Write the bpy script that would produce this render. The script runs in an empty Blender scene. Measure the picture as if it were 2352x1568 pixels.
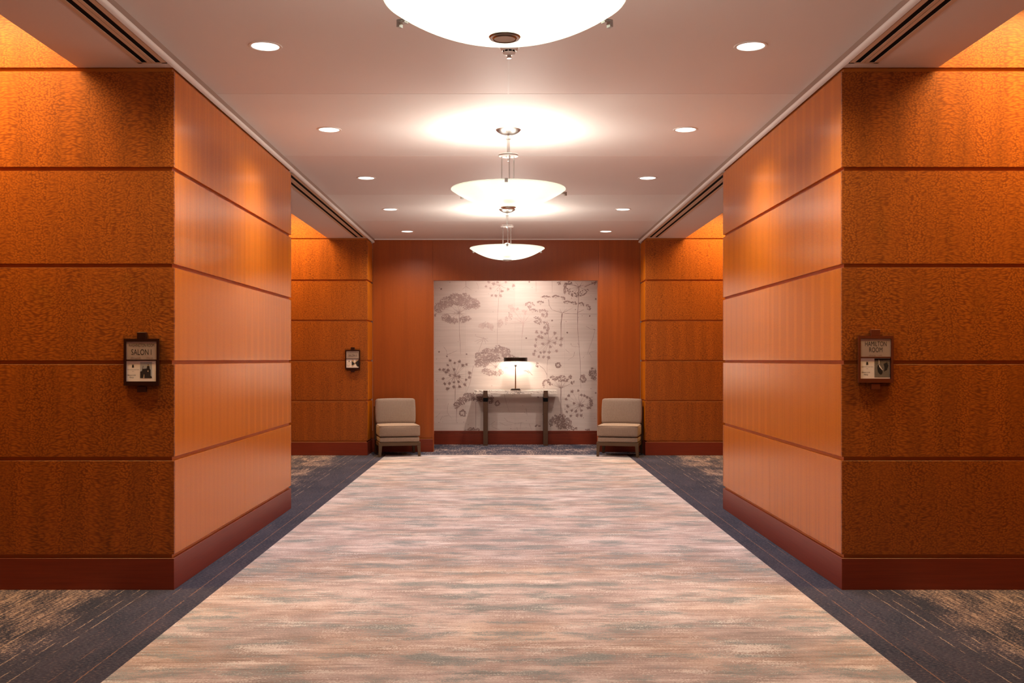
import bpy, bmesh, math, random
from mathutils import Vector, Matrix
random.seed(7)
R = math.radians
sc = bpy.context.scene
col = sc.collection

# ------------------------------------------------------------------ camera / world / exposure
CX, CZ, F = -0.015, 1.40, 2300.0            # camera x, camera height, focal length in pixels of a 2352 wide frame
cam_d = bpy.data.cameras.new('camera'); cam = bpy.data.objects.new('camera', cam_d); col.objects.link(cam)
cam.location = (CX, 0, CZ); cam.rotation_euler = (R(90), 0, 0)
cam_d.sensor_width = 36; cam_d.lens = F / 2352 * 36
cam_d.shift_x = 15 / 2352; cam_d.shift_y = 41.5 / 2352
cam_d.clip_start = 0.05
sc.camera = cam
w = bpy.data.worlds.new('world'); sc.world = w; w.use_nodes = True
w.node_tree.nodes['Background'].inputs[0].default_value = (1, .8, .65, 1)
w.node_tree.nodes['Background'].inputs[1].default_value = 0.02
vs = sc.view_settings
vs.view_transform = 'Standard'; vs.look = 'None'; vs.gamma = 1; vs.use_curve_mapping = False
vs.exposure = 0.22

# light powers (each lamp builder below uses these)
PENDANT_W, DOWN_W, COVE_W, LAMP_W, NICHE_W = 17.5, 165.0, 68.0, 11.0, 36.0
WARM_PENDANT, WARM_DOWN, WARM_COVE = (1, .90, .80), (1, .88, .79), (1, .63, .22)

# ------------------------------------------------------------------ mesh helpers
def link(name, me, m=None, parent=None):
    o = bpy.data.objects.new(name, me); col.objects.link(o)
    if m: me.materials.append(m)
    if parent: o.parent = parent
    return o
def obj(name, bm, m, parent=None, smooth=False):
    me = bpy.data.meshes.new(name)
    bmesh.ops.recalc_face_normals(bm, faces=bm.faces)
    bm.to_mesh(me); bm.free()
    if smooth:
        me.polygons.foreach_set('use_smooth', [True] * len(me.polygons))
        me.set_sharp_from_angle(angle=R(38))
    return link(name, me, m, parent)
def tag(o, label=None, cat=None, group=None, kind=None):
    if label: o['label'] = label
    if cat: o['category'] = cat
    if group: o['group'] = group
    if kind: o['kind'] = kind
    return o
def thing(name, loc=(0, 0, 0), rz=0):
    o = bpy.data.objects.new(name, None); col.objects.link(o); o.location = loc; o.rotation_euler = (0, 0, rz)
    o.empty_display_size = .1
    return o
def box(bm, x0, x1, y0, y1, z0, z1, bev=0, seg=1, mat=None):
    r = bmesh.ops.create_cube(bm, size=1)['verts']
    for v in r:
        v.co = Vector((x0 if v.co.x < 0 else x1, y0 if v.co.y < 0 else y1, z0 if v.co.z < 0 else z1))
    if bev:
        es = list({e for v in r for e in v.link_edges})
        r = [v for v in bmesh.ops.bevel(bm, geom=es, offset=bev, segments=seg, affect='EDGES', clamp_overlap=True)['verts']]
    if mat is not None:
        bmesh.ops.transform(bm, matrix=mat, verts=r)
    return r
def bx(*a, **k):
    bm = bmesh.new(); box(bm, *a, **k); return bm
def lathe(bm, prof, seg=48, c=(0, 0, 0), a0=0, close=False):
    rings = []
    for r, z in prof:
        if r < 1e-6: rings.append([bm.verts.new((c[0], c[1], c[2] + z))])
        else: rings.append([bm.verts.new((c[0] + r * math.cos(a0 + 2 * math.pi * i / seg), c[1] + r * math.sin(a0 + 2 * math.pi * i / seg), c[2] + z)) for i in range(seg)])
    if close: rings.append(rings[0])
    for a, b in zip(rings, rings[1:]):
        for i in range(seg):
            j = (i + 1) % seg
            if len(a) == 1 and len(b) == 1: continue
            if len(a) == 1: bm.faces.new((a[0], b[j], b[i]))
            elif len(b) == 1: bm.faces.new((a[i], a[j], b[0]))
            else: bm.faces.new((a[i], a[j], b[j], b[i]))
def tube(bm, pts, r, seg=8, closed=False, cap=True):
    pts = [Vector(p) for p in pts]; n = len(pts); rings = []
    for i, p in enumerate(pts):
        a = pts[(i - 1) % n] if (closed or i > 0) else p
        b = pts[(i + 1) % n] if (closed or i < n - 1) else p
        t = (b - a).normalized()
        up = Vector((0, 0, 1)) if abs(t.z) < .9 else Vector((1, 0, 0))
        s = t.cross(up).normalized(); u = s.cross(t)
        rr = r[i] if isinstance(r, (list, tuple)) else r
        rings.append([bm.verts.new(p + (s * math.cos(2 * math.pi * k / seg) + u * math.sin(2 * math.pi * k / seg)) * rr) for k in range(seg)])
    m = n if closed else n - 1
    for i in range(m):
        a, b = rings[i], rings[(i + 1) % n]
        for k in range(seg):
            bm.faces.new((a[k], a[(k + 1) % seg], b[(k + 1) % seg], b[k]))
    if cap and not closed:
        bm.faces.new(rings[0]); bm.faces.new(rings[-1][::-1])
def cushion(x0, x1, y0, y1, z0, z1, r=.03, puff=.012, cuts=9, puff_side=.006, bottom=.0):
    bm = bmesh.new(); bmesh.ops.create_cube(bm, size=2)
    bmesh.ops.subdivide_edges(bm, edges=bm.edges[:], cuts=cuts, use_grid_fill=True)
    c = Vector(((x0 + x1) / 2, (y0 + y1) / 2, (z0 + z1) / 2)); h = Vector(((x1 - x0) / 2, (y1 - y0) / 2, (z1 - z0) / 2))
    for v in bm.verts:
        # denser sampling near edges
        q = Vector([math.copysign(abs(t) ** .6, t) if abs(t) > 1e-9 else 0 for t in v.co])
        p = Vector([q[i] * h[i] for i in range(3)])
        inner = Vector([max(-(h[i] - r), min(h[i] - r, p[i])) for i in range(3)])
        d = p - inner
        if d.length > 1e-9: p = inner + d.normalized() * r
        fx, fy, fz = 1 - q.x ** 2, 1 - q.y ** 2, 1 - q.z ** 2
        p.z += (puff if q.z > 0 else -bottom) * fx * fy * abs(q.z)
        p.y += math.copysign(puff_side, q.y) * fx * fz * abs(q.y)
        p.x += math.copysign(puff_side, q.x) * fy * fz * abs(q.x)
        v.co = c + p
    return bm

# ------------------------------------------------------------------ node helpers
class NT:
    def __init__(s, name, rough=.5, spec=.5):
        s.m = bpy.data.materials.new(name); s.m.use_nodes = True; s.t = s.m.node_tree
        s.b = s.t.nodes['Principled BSDF']; s.b.inputs['Roughness'].default_value = rough
        s.b.inputs['Specular IOR Level'].default_value = spec
    def n(s, typ, ins=None, **kw):
        nd = s.t.nodes.new('ShaderNode' + typ)
        for k, v in kw.items(): setattr(nd, k, v)
        for k, v in (ins or {}).items():
            if hasattr(v, 'is_output') or isinstance(v, bpy.types.NodeSocket): s.t.links.new(v, nd.inputs[k])
            else: nd.inputs[k].default_value = v
        return nd
    def math(s, op, a, b=0.0, c=None, clamp=False):
        ins = {0: a, 1: b}
        if c is not None: ins[2] = c
        nd = s.n('Math', ins, operation=op); nd.use_clamp = clamp
        return nd.outputs[0]
    def xyz(s, gen=False):
        tc = s.n('TexCoord'); se = s.n('SeparateXYZ', {0: tc.outputs['Object']})
        return se.outputs[0], se.outputs[1], se.outputs[2]
    def vec(s, x, y, z=0.0): return s.n('CombineXYZ', {0: x, 1: y, 2: z}).outputs[0]
    def noise(s, v, scale=1, detail=2, rough=.5, dim='3D', dist=0):
        nd = s.n('TexNoise', {'Vector': v, 'Scale': scale, 'Detail': detail, 'Roughness': rough, 'Distortion': dist}, noise_dimensions=dim)
        return nd.outputs[0]
    def ramp(s, f, stops, interp='LINEAR'):
        nd = s.n('ValToRGB', {0: f}); cr = nd.color_ramp; cr.interpolation = interp
        while len(cr.elements) < len(stops): cr.elements.new(.5)
        for e, (p, c) in zip(cr.elements, stops):
            e.position = p; e.color = (c if len(c) == 4 else (*c, 1)) if isinstance(c, tuple) else (c, c, c, 1)
        return nd.outputs[0]
    def mapr(s, v, a, b, c, d):
        nd = s.n('MapRange', {0: v, 1: a, 2: b, 3: c, 4: d}); nd.clamp = True; return nd.outputs[0]
    def mix(s, f, a, b, blend='MIX'):
        nd = s.t.nodes.new('ShaderNodeMix'); nd.data_type = 'RGBA'; nd.blend_type = blend
        for i, v in ((0, f), (6, a), (7, b)):
            if isinstance(v, bpy.types.NodeSocket): s.t.links.new(v, nd.inputs[i])
            else: nd.inputs[i].default_value = (*v, 1) if isinstance(v, tuple) and len(v) == 3 else v
        return nd.outputs[2]
    def color(s, c):
        if isinstance(c, bpy.types.NodeSocket): s.t.links.new(c, s.b.inputs['Base Color'])
        else: s.b.inputs['Base Color'].default_value = (*c, 1)
    def bump(s, h, strength=.2, dist=.002):
        nd = s.n('Bump', {'Height': h, 'Strength': strength, 'Distance': dist}); s.t.links.new(nd.outputs[0], s.b.inputs['Normal'])
def srgb(r, g, b):
    f = lambda c: (c / 255 / 12.92) if c / 255 <= .04045 else ((c / 255 + .055) / 1.055) ** 2.4
    return (f(r), f(g), f(b))
def plain(name, c, rough=.5, metal=0, spec=.5):
    s = NT(name, rough, spec)
    x, y, z = s.xyz()
    f = s.noise(s.vec(x, y, z), 14, 3)
    s.color(s.mix(s.mapr(f, .3, .7, 0, 1), tuple(v * .94 for v in c), tuple(min(1, v * 1.05) for v in c)))
    s.b.inputs['Metallic'].default_value = metal
    return s.m

# wood: lacewood veneer on the faces that look along Y, straight grain on the faces that look along X
def lacewood(name, axis='X', fleck=1.0, light=(.40, .106, .008), dark=(.19, .040, .003), rough=.40, leaf=.205, spec=.5):
    s = NT(name, rough, spec)
    x, y, z = s.xyz(); u = x if axis == 'X' else y
    rnd = s.n('ObjectInfo').outputs['Random']
    zz = s.math('MULTIPLY_ADD', rnd, 9.0, z)
    w_ = s.math('PINGPONG', s.math('ADD', u, 10.03), leaf)
    base = s.vec(u, s.math('MULTIPLY_ADD', w_, .12, zz), 0.0)
    wr = s.n('TexNoise', {'Vector': base, 'Scale': 7.0, 'Detail': 2.0}, noise_dimensions='3D')
    off = s.n('VectorMath', {0: wr.outputs[1], 1: (.5, .5, .5)}, operation='SUBTRACT').outputs[0]
    offs = s.n('VectorMath', {0: off, 1: (.035, .045, 0)}, operation='MULTIPLY').outputs[0]
    wv = s.n('VectorMath', {0: base, 1: offs}, operation='ADD').outputs[0]
    def vor(sx, sz):
        mv = s.n('VectorMath', {0: wv, 1: (sx, sz, 1)}, operation='MULTIPLY').outputs[0]
        v_ = s.n('TexVoronoi', {'Vector': mv, 'Scale': 1.0, 'Randomness': 1.0}, voronoi_dimensions='2D', feature='F1')
        cv = s.n('SeparateColor', {0: v_.outputs[1]}).outputs[0]
        return s.math('MULTIPLY', s.mapr(v_.outputs[0], .18, .66, 1, 0), s.math('MULTIPLY_ADD', cv, .55, .6))
    va, vb = vor(66, 104), vor(30, 108)
    band = s.noise(s.vec(s.math('MULTIPLY', w_, 9.0), s.math('MULTIPLY', zz, 1.1)), 1.0, 2)
    cell = s.mix(s.mapr(band, .46, .56, 0, 1), va, vb)
    amp = s.mapr(s.noise(s.vec(s.math('MULTIPLY', w_, 8.0), s.math('MULTIPLY', zz, 1.6), 3.0), 1.0, 2), .3, .62, .55, 1.15)
    f = s.math('MULTIPLY_ADD', s.math('SUBTRACT', cell, .45), s.math('MULTIPLY', amp, fleck), .50)
    grain = s.noise(s.vec(s.math('MULTIPLY', u, 90.0), s.math('MULTIPLY', zz, 2.5)), 1.0, 3)
    f2 = s.math('MULTIPLY_ADD', s.math('SUBTRACT', grain, .5), .28, f, clamp=True)
    c = s.mix(f2, dark, light)
    st = s.noise(s.vec(s.math('MULTIPLY', w_, 13.0), s.math('MULTIPLY', zz, .5), 7.0), 1.0, 3)
    c = s.mix(1.0, c, s.ramp(st, [(.3, .84), (.7, 1.08)]), 'MULTIPLY')
    s.color(c)
    s.bump(s.math('ADD', s.math('MULTIPLY', cell, .6), s.math('MULTIPLY', grain, .5)), .10, .0015)
    return s.m
M = {}
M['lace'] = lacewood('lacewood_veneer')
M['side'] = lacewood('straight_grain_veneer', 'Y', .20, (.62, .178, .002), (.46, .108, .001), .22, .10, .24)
M['end'] = lacewood('cherry_veneer', 'X', .12, (.42, .098, .008), (.20, .030, .002), .36, .17)
def mahogany():
    s = NT('mahogany', .38); x, y, z = s.xyz()
    g = s.noise(s.vec(s.math('MULTIPLY', x, 3.0), s.math('MULTIPLY', y, 3.0), s.math('MULTIPLY', z, 90.0)), 1.0, 4)
    s.color(s.mix(g, (.13, .014, .003), (.24, .032, .007))); s.bump(g, .06, .001); return s.m
M['base'] = mahogany()
M['groove'] = plain('stained_reveal_wood', (.52, .15, .014), .5)
def paint(name, c):
    s = NT(name, .62, .25); x, y, z = s.xyz()
    f = s.noise(s.vec(x, y, z), 2.2, 3)
    s.color(s.mix(f, tuple(v * .975 for v in c), c)); s.bump(s.noise(s.vec(x, y, z), 160, 2), .05, .0006); return s.m
M['ceil'] = paint('ceiling_paint', (.82, .775, .745)); M['ceil_dim'] = paint('ceiling_paint_dim_bay', (.78, .705, .67))
M['trimp'] = paint('trim_paint', (.84, .80, .77)); M['soffit'] = paint('soffit_paint', (.72, .655, .62))
M['fascia_shade'] = paint('fascia_shade_paint', (.36, .26, .215)); M['slotframe'] = paint('diffuser_enamel', (.60, .42, .29))
M['black'] = plain('black_void', (.002, .002, .002), .9, 0, .1)
M['seal'] = plain('joint_filler', (.30, .24, .21), .8)
M['chrome'] = plain('brushed_nickel', (.55, .53, .51), .30, 1)
M['plastic'] = plain('white_plastic', (.80, .76, .72), .4)
M['dark'] = plain('dark_bronze', (.035, .018, .010), .35, .6)
M['bronze'] = plain('bronze_leg_metal', (.075, .034, .014), .5, .1)
M['brass'] = plain('aged_brass', (.45, .24, .09), .3, .9)
M['walnut'] = plain('walnut_stain', (.085, .045, .018), .45)

def carpet_light():
    s = NT('pale_carpet', .95, .1); x, y, z = s.xyz()
    ax = s.math('ABSOLUTE', x)
    wob = s.noise(s.vec(s.math('MULTIPLY', x, 26.0), s.math('MULTIPLY', y, 9.0)), 1.0, 4, .65)
    yw = s.math('MULTIPLY_ADD', wob, .045, y)
    big = s.noise(s.vec(s.math('MULTIPLY', ax, 1.3), s.math('MULTIPLY', yw, 1.5)), 1.0, 3, .55)
    mid = s.noise(s.vec(s.math('MULTIPLY', x, 2.6), s.math('MULTIPLY', yw, 7.0), 4.0), 1.0, 6, .68)
    fine = s.noise(s.vec(s.math('MULTIPLY', x, 2.2), s.math('MULTIPLY', y, 42.0), 2.0), 1.0, 3, .6)
    fib = s.noise(s.vec(s.math('MULTIPLY', x, 95.0), s.math('MULTIPLY', y, 90.0), 1.0), 1.0, 2, .75)
    grit = s.math('ADD', s.math('MULTIPLY', s.math('SUBTRACT', fine, .5), .30), s.math('MULTIPLY', s.math('SUBTRACT', fib, .5), .75))
    tone = s.math('ADD', s.math('ADD', s.math('MULTIPLY', mid, .55), s.math('MULTIPLY', big, .45)), s.math('MULTIPLY', grit, .5))
    c = s.ramp(tone, [(.36, (.33, .275, .26)), (.46, (.46, .365, .34)), (.53, (.57, .465, .435)), (.61, (.70, .60, .57)), (.70, (.84, .76, .72))])
    tan = s.noise(s.vec(s.math('MULTIPLY', ax, .9), s.math('MULTIPLY', yw, 1.1), 9.0), 1.0, 3)
    c = s.mix(s.mapr(tan, .47, .62, 0, .7), c, s.mix(1.0, c, (.93, .84, .72), 'MULTIPLY'))
    tn = s.noise(s.vec(s.math('MULTIPLY', ax, 2.1), s.math('MULTIPLY', yw, 5.2), 21.0), 1.0, 6, .68)
    teal = s.mapr(s.math('ADD', tn, s.math('MULTIPLY', grit, .75)), .525, .575, 0, .84)
    c = s.mix(teal, c, s.mix(s.mapr(fib, .35, .65, 0, 1), (.15, .195, .20), (.33, .355, .345)))
    wt = s.noise(s.vec(s.math('MULTIPLY', ax, 3.0), s.math('MULTIPLY', yw, 7.5), 33.0), 1.0, 6, .68)
    c = s.mix(s.mapr(s.math('ADD', wt, s.math('MULTIPLY', grit, .95)), .58, .65, 0, .55), c, (.86, .80, .75))
    c = s.mix(1.0, c, s.ramp(fine, [(.30, .70), (.45, .98), (.60, 1.0), (.74, 1.12)]), 'MULTIPLY')
    c = s.mix(1.0, c, (.84, .845, .90), 'MULTIPLY')
    s.color(c); s.bump(s.math('ADD', fib, s.math('MULTIPLY', fine, .6)), .35, .003)
    return s.m
def carpet_dark():
    s = NT('navy_carpet', .97, .08); x, y, z = s.xyz(); ax = s.math('ABSOLUTE', x)
    wob = s.noise(s.vec(s.math('MULTIPLY', x, 10.0), s.math('MULTIPLY', y, 30.0)), 1.0, 3, .6)
    xw = s.math('MULTIPLY_ADD', wob, .02, ax)
    streak = s.noise(s.vec(s.math('MULTIPLY', xw, 60.0), s.math('MULTIPLY', y, 3.0)), 1.0, 4, .65)
    big = s.noise(s.vec(s.math('MULTIPLY', xw, 4.0), s.math('MULTIPLY', y, 1.9), 5.0), 1.0, 5, .62)
    fib = s.noise(s.vec(s.math('MULTIPLY', x, 52.0), s.math('MULTIPLY', y, 110.0), 1.0), 1.0, 3, .75)
    side = s.mapr(ax, 2.10, 2.50, 0, 1)
    far = s.mapr(y, 14.69, 14.71, 0, .9)
    ground = s.math('MAXIMUM', side, far)
    t = s.math('ADD', s.math('MULTIPLY', streak, .42), s.math('MULTIPLY', big, .58))
    t = s.math('MULTIPLY_ADD', s.math('SUBTRACT', fib, .5), 1.0, t)
    thr = s.mapr(ground, 0, 1, .76, .47)
    f = s.math('MULTIPLY', s.math('SUBTRACT', t, thr), 7.0, clamp=True)
    nav = s.mix(s.mapr(big, .35, .65, 0, 1), (.018, .021, .040), (.046, .040, .062))
    nav = s.mix(s.mapr(fib, .42, .6, 0, .55), nav, (.085, .090, .115))
    nav = s.mix(s.mapr(s.math('ADD', s.math('MULTIPLY', fib, .75), s.math('MULTIPLY', streak, .25)), .56, .64, 0, .6), nav, (.20, .105, .08))
    bei = s.mix(s.mapr(streak, .4, .65, 0, 1), (.26, .175, .148), (.43, .325, .285))
    c = s.mix(f, nav, bei)
    for i, (px, w_, gap, cc) in enumerate([(1.885, .0035, .36, (.27, .14, .09)), (2.00, .0025, .50, (.24, .13, .09)), (2.175, .003, .42, (.42, .31, .24)), (2.24, .003, .46, (.42, .31, .24)), (2.33, .003, .46, (.42, .31, .24)), (2.47, .003, .46, (.42, .31, .24))]):
        d = s.math('ABSOLUTE', s.math('SUBTRACT', s.math('MULTIPLY_ADD', wob, .016, ax), px + .008))
        on = s.mapr(d, w_ * .5, w_ * 1.3, 1, 0)
        br = s.mapr(s.math('MULTIPLY_ADD', s.math('SUBTRACT', fib, .5), .5, s.noise(s.vec(s.math('MULTIPLY', y, 5.0), i * 3.7, 0.0), 1.0, 4)), gap, gap + .12, 0, .7)
        c = s.mix(s.math('MULTIPLY', on, br), c, cc)
    s.color(c); s.bump(fib, .4, .003); return s.m
M['carpet'] = carpet_light(); M['navy'] = carpet_dark()

# ------------------------------------------------------------------ the shell
H_CEIL, H_SOF, H_HIGH = 3.23, 3.175, 3.72
PX = 2.031                                     # pier face
P_NEAR, P_MID, P_FAR = (-2.46, .87), (6.09, 9.42), (14.64, 15.20)
X_OUT, X_SOF = 4.6, 2.615
T = .018
GT = [.216, .809, 1.395, 1.983, 2.571, 3.175]      # underside of the panel above each reveal
GH = .0245

tag(obj('floor', bx(-X_OUT - .2, X_OUT + .2, -2.6, 16.75, -.06, 0), M['navy']),
    'navy and beige streaked carpet covering the whole hallway floor', 'carpet', kind='structure')
tag(obj('carpet_runner', bx(-1.765, 1.765, -2.5, 14.69, 0, .003), M['carpet']),
    'pale pink and grey streaked carpet field down the middle of the hallway', 'carpet')

def wood_wall(name, label, x0, x1, y0, y1, faces, top=H_HIGH, splits=1, top_side=None):
    """a core of reveal wood with veneer panels hung on the listed faces"""
    root = obj(name, bx(x0 + T, x1 - T, y0 + T, y1 - T, .0, top - .001), M['groove'])
    tag(root, label, 'wall', kind='structure')
    for f in faces:
        rows = [(GT[i] if i >= 0 else 0, (GT[i + 1] - GH) if i + 1 < len(GT) else top) for i in range(0, len(GT))]
        for za, zb in rows:
            tp = zb
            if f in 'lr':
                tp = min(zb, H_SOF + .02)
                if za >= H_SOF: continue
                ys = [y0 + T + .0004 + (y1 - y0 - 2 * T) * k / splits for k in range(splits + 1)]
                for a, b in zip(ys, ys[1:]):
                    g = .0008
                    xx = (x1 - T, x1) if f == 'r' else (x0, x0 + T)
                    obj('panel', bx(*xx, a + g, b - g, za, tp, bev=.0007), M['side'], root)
            else:
                yy = (y0, y0 + T) if f == 'f' else (y1 - T, y1)
                obj('panel', bx(x0, x1, *yy, za, tp, bev=.0007), M['lace'], root)
    return root
# the panels' underside heights are GT; the piece of wall below GT[0] is the baseboard
def base_board(name, label, x0, x1, y0, y1):
    o = obj(name, bx(x0, x1, y0, y1, 0, GT[0] - GH, bev=.0012), M['base']); tag(o, label, 'baseboard', kind='structure'); return o

# GT holds the bottoms of panels; reveal sits below each, so rows run GT[i] .. GT[i+1]-GH
GT = [.216 + 0, .809, 1.395, 1.983, 2.571, 3.175]
for sgn, sd in ((-1, 'left'), (1, 'right')):
    inner = 'r' if sgn < 0 else 'l'
    for i, ((a, b), nm, fc) in enumerate(((P_MID, 'nearer', 'f' + inner + 'b'), (P_FAR, 'farther', 'f' + inner), (P_NEAR, 'hidden', 'b' + inner))):
        xs = (-X_OUT, -PX) if sgn < 0 else (PX, X_OUT)
        where = {'nearer': 'in the foreground', 'farther': 'beside the armchair at the far end', 'hidden': 'behind the viewpoint'}[nm]
        wall = wood_wall('wall_' + sd, f'{sd} lacewood panelled wall block {where}', xs[0], xs[1], a, b, fc, splits=2 if nm != 'farther' else 1)
        base_board('baseboard_' + sd, f'mahogany baseboard along the {sd} wall block {where}', xs[0] , xs[1], a, b)
    # outer walls of the side bays
    xo = (-X_OUT - .12, -X_OUT + .0) if sgn < 0 else (X_OUT, X_OUT + .12)
    for a, b, nm in ((P_NEAR[1], P_MID[0], 'near'), (P_MID[1], P_FAR[0], 'far')):
        r = obj('wall_' + sd, bx(*xo, a, b, 0, H_HIGH), M['groove']); tag(r, f'panelled end wall of the {nm} {sd} side bay', 'wall', kind='structure')
        for k in range(6):
            za = GT[k]; zb = GT[k + 1] - GH if k < 5 else H_HIGH
            xx = (-X_OUT, -X_OUT + T) if sgn < 0 else (X_OUT - T, X_OUT)
            obj('panel', bx(*xx, a + .001, b - .001, za, zb), M['side'], r)
        base_board('baseboard_' + sd, f'mahogany baseboard at the outer end of the {nm} {sd} side bay', *((-X_OUT, -X_OUT + T) if sgn < 0 else (X_OUT - T, X_OUT)), a + .001, b - .001)

# wall closing the hallway behind the viewpoint
r = obj('wall_rear', bx(-PX, PX, -2.58, -2.46, 0, H_CEIL), M['end']); tag(r, 'cherry panelled wall behind the viewpoint', 'wall', kind='structure')

# end wall with the opening
OX0, OX1, OZ = -1.119, 1.398, 2.60
ew = obj('wall_back', bx(-PX, OX0, 15.2 + T, 15.32, .0, H_CEIL), M['groove']); tag(ew, 'cherry veneered end wall framing the opening to the papered wall', 'wall', kind='structure')
obj('wall_core', bx(OX1, PX, 15.2 + T, 15.32, 0, H_CEIL), M['end'], ew)
obj('wall_core', bx(OX0, OX1, 15.2 + T, 15.32, OZ + .001, H_CEIL), M['end'], ew)
obj('panel', bx(-PX + .001, OX0 - .0008, 15.2, 15.2 + T, GT[0], H_CEIL - .001, bev=.0006), M['end'], ew)
obj('panel', bx(OX1 + .0008, PX - .001, 15.2, 15.2 + T, GT[0], H_CEIL - .001, bev=.0006), M['end'], ew)
obj('panel', bx(OX0 + .0008, OX1 - .0008, 15.2, 15.2 + T, OZ, H_CEIL - .001, bev=.0006), M['end'], ew)
obj('jamb', bx(OX0 - .0005, OX0 + .012, 15.203, 15.32, 0, OZ), M['end'], ew)
obj('jamb', bx(OX1 - .012, OX1 + .0005, 15.203, 15.32, 0, OZ), M['end'], ew)
base_board('baseboard_back', 'mahogany plinth of the end wall left of the opening, behind the left armchair', -PX + .001, OX0 + .004, 15.188, 15.2 + T)
base_board('baseboard_back', 'mahogany plinth of the end wall right of the opening, behind the right armchair', OX1 - .004, PX - .001, 15.188, 15.2 + T)

# recess beyond the opening
YW = 16.55
for x0, x1, lb in ((-2.75, -2.65, 'left'), (2.9, 3.0, 'right')):
    tag(obj('wall_' + lb, bx(x0, x1, 15.32, YW, 0, 3.23), M['end']), f'{lb} side wall of the recess beyond the opening', 'wall', kind='structure')
tag(obj('ceiling', bx(-2.75, 3.0, 15.32, YW + .1, 3.23, 3.3), M['ceil']), 'lower white ceiling over the recess in front of the papered wall', 'ceiling', kind='structure')
def wallpaper():
    s = NT('grasscloth_wallpaper', .8, .2); x, y, z = s.xyz()
    st = s.noise(s.vec(s.math('MULTIPLY', x, 1.6), s.math('MULTIPLY', z, 120.0)), 1.0, 4, .65)
    st2 = s.noise(s.vec(s.math('MULTIPLY', x, 1.0), s.math('MULTIPLY', z, 22.0), 4.0), 1.0, 3, .6)
    c = s.mix(s.math('ADD', s.math('MULTIPLY', st, .55), s.math('MULTIPLY', st2, .45)), (.46, .37, .32), (.84, .73, .66))
    # drops of paper 0.82 m wide, each with sheets of its own tone
    u = s.math('DIVIDE', s.math('ADD', x, .68 + .82 * 4), .82)
    cellx = s.math('FLOOR', u)
    cellz = s.math('FLOOR', s.math('MULTIPLY_ADD', cellx, .37, s.math('DIVIDE', z, .86)))
    wn = s.n('TexWhiteNoise', {'Vector': s.vec(cellx, cellz)}, noise_dimensions='2D').outputs[0]
    c = s.mix(1.0, c, s.ramp(wn, [(0, .93), (1, 1.03)]), 'MULTIPLY')
    seam = s.math('LESS_THAN', s.math('ABSOLUTE', s.math('SUBTRACT', s.math('FRACT', u), .5)), .4965)
    c = s.mix(s.math('MULTIPLY', s.math('SUBTRACT', 1.0, seam), .12), c, (.3, .24, .21))
    s.color(c); s.bump(st, .12, .0015); return s.m
M['paper'] = wallpaper()
pw = obj('wall_niche', bx(-2.75, 3.0, YW, YW + .1, 0, 3.23), M['paper']); tag(pw, 'pale grasscloth papered wall printed with brown seed heads behind the console table', 'wall', kind='structure')
tag(obj('baseboard_niche', bx(-2.65, 2.9, YW - .018, YW, 0, .185, bev=.0015), M['base']), 'mahogany baseboard under the papered wall', 'baseboard', kind='structure')
tag(obj('trim_1', bx(-2.65, 2.9, YW - .014, YW, .190, .224, bev=.0015), M['base']), 'mahogany cap strip above the baseboard of the papered wall', 'trim', kind='structure')

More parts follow.
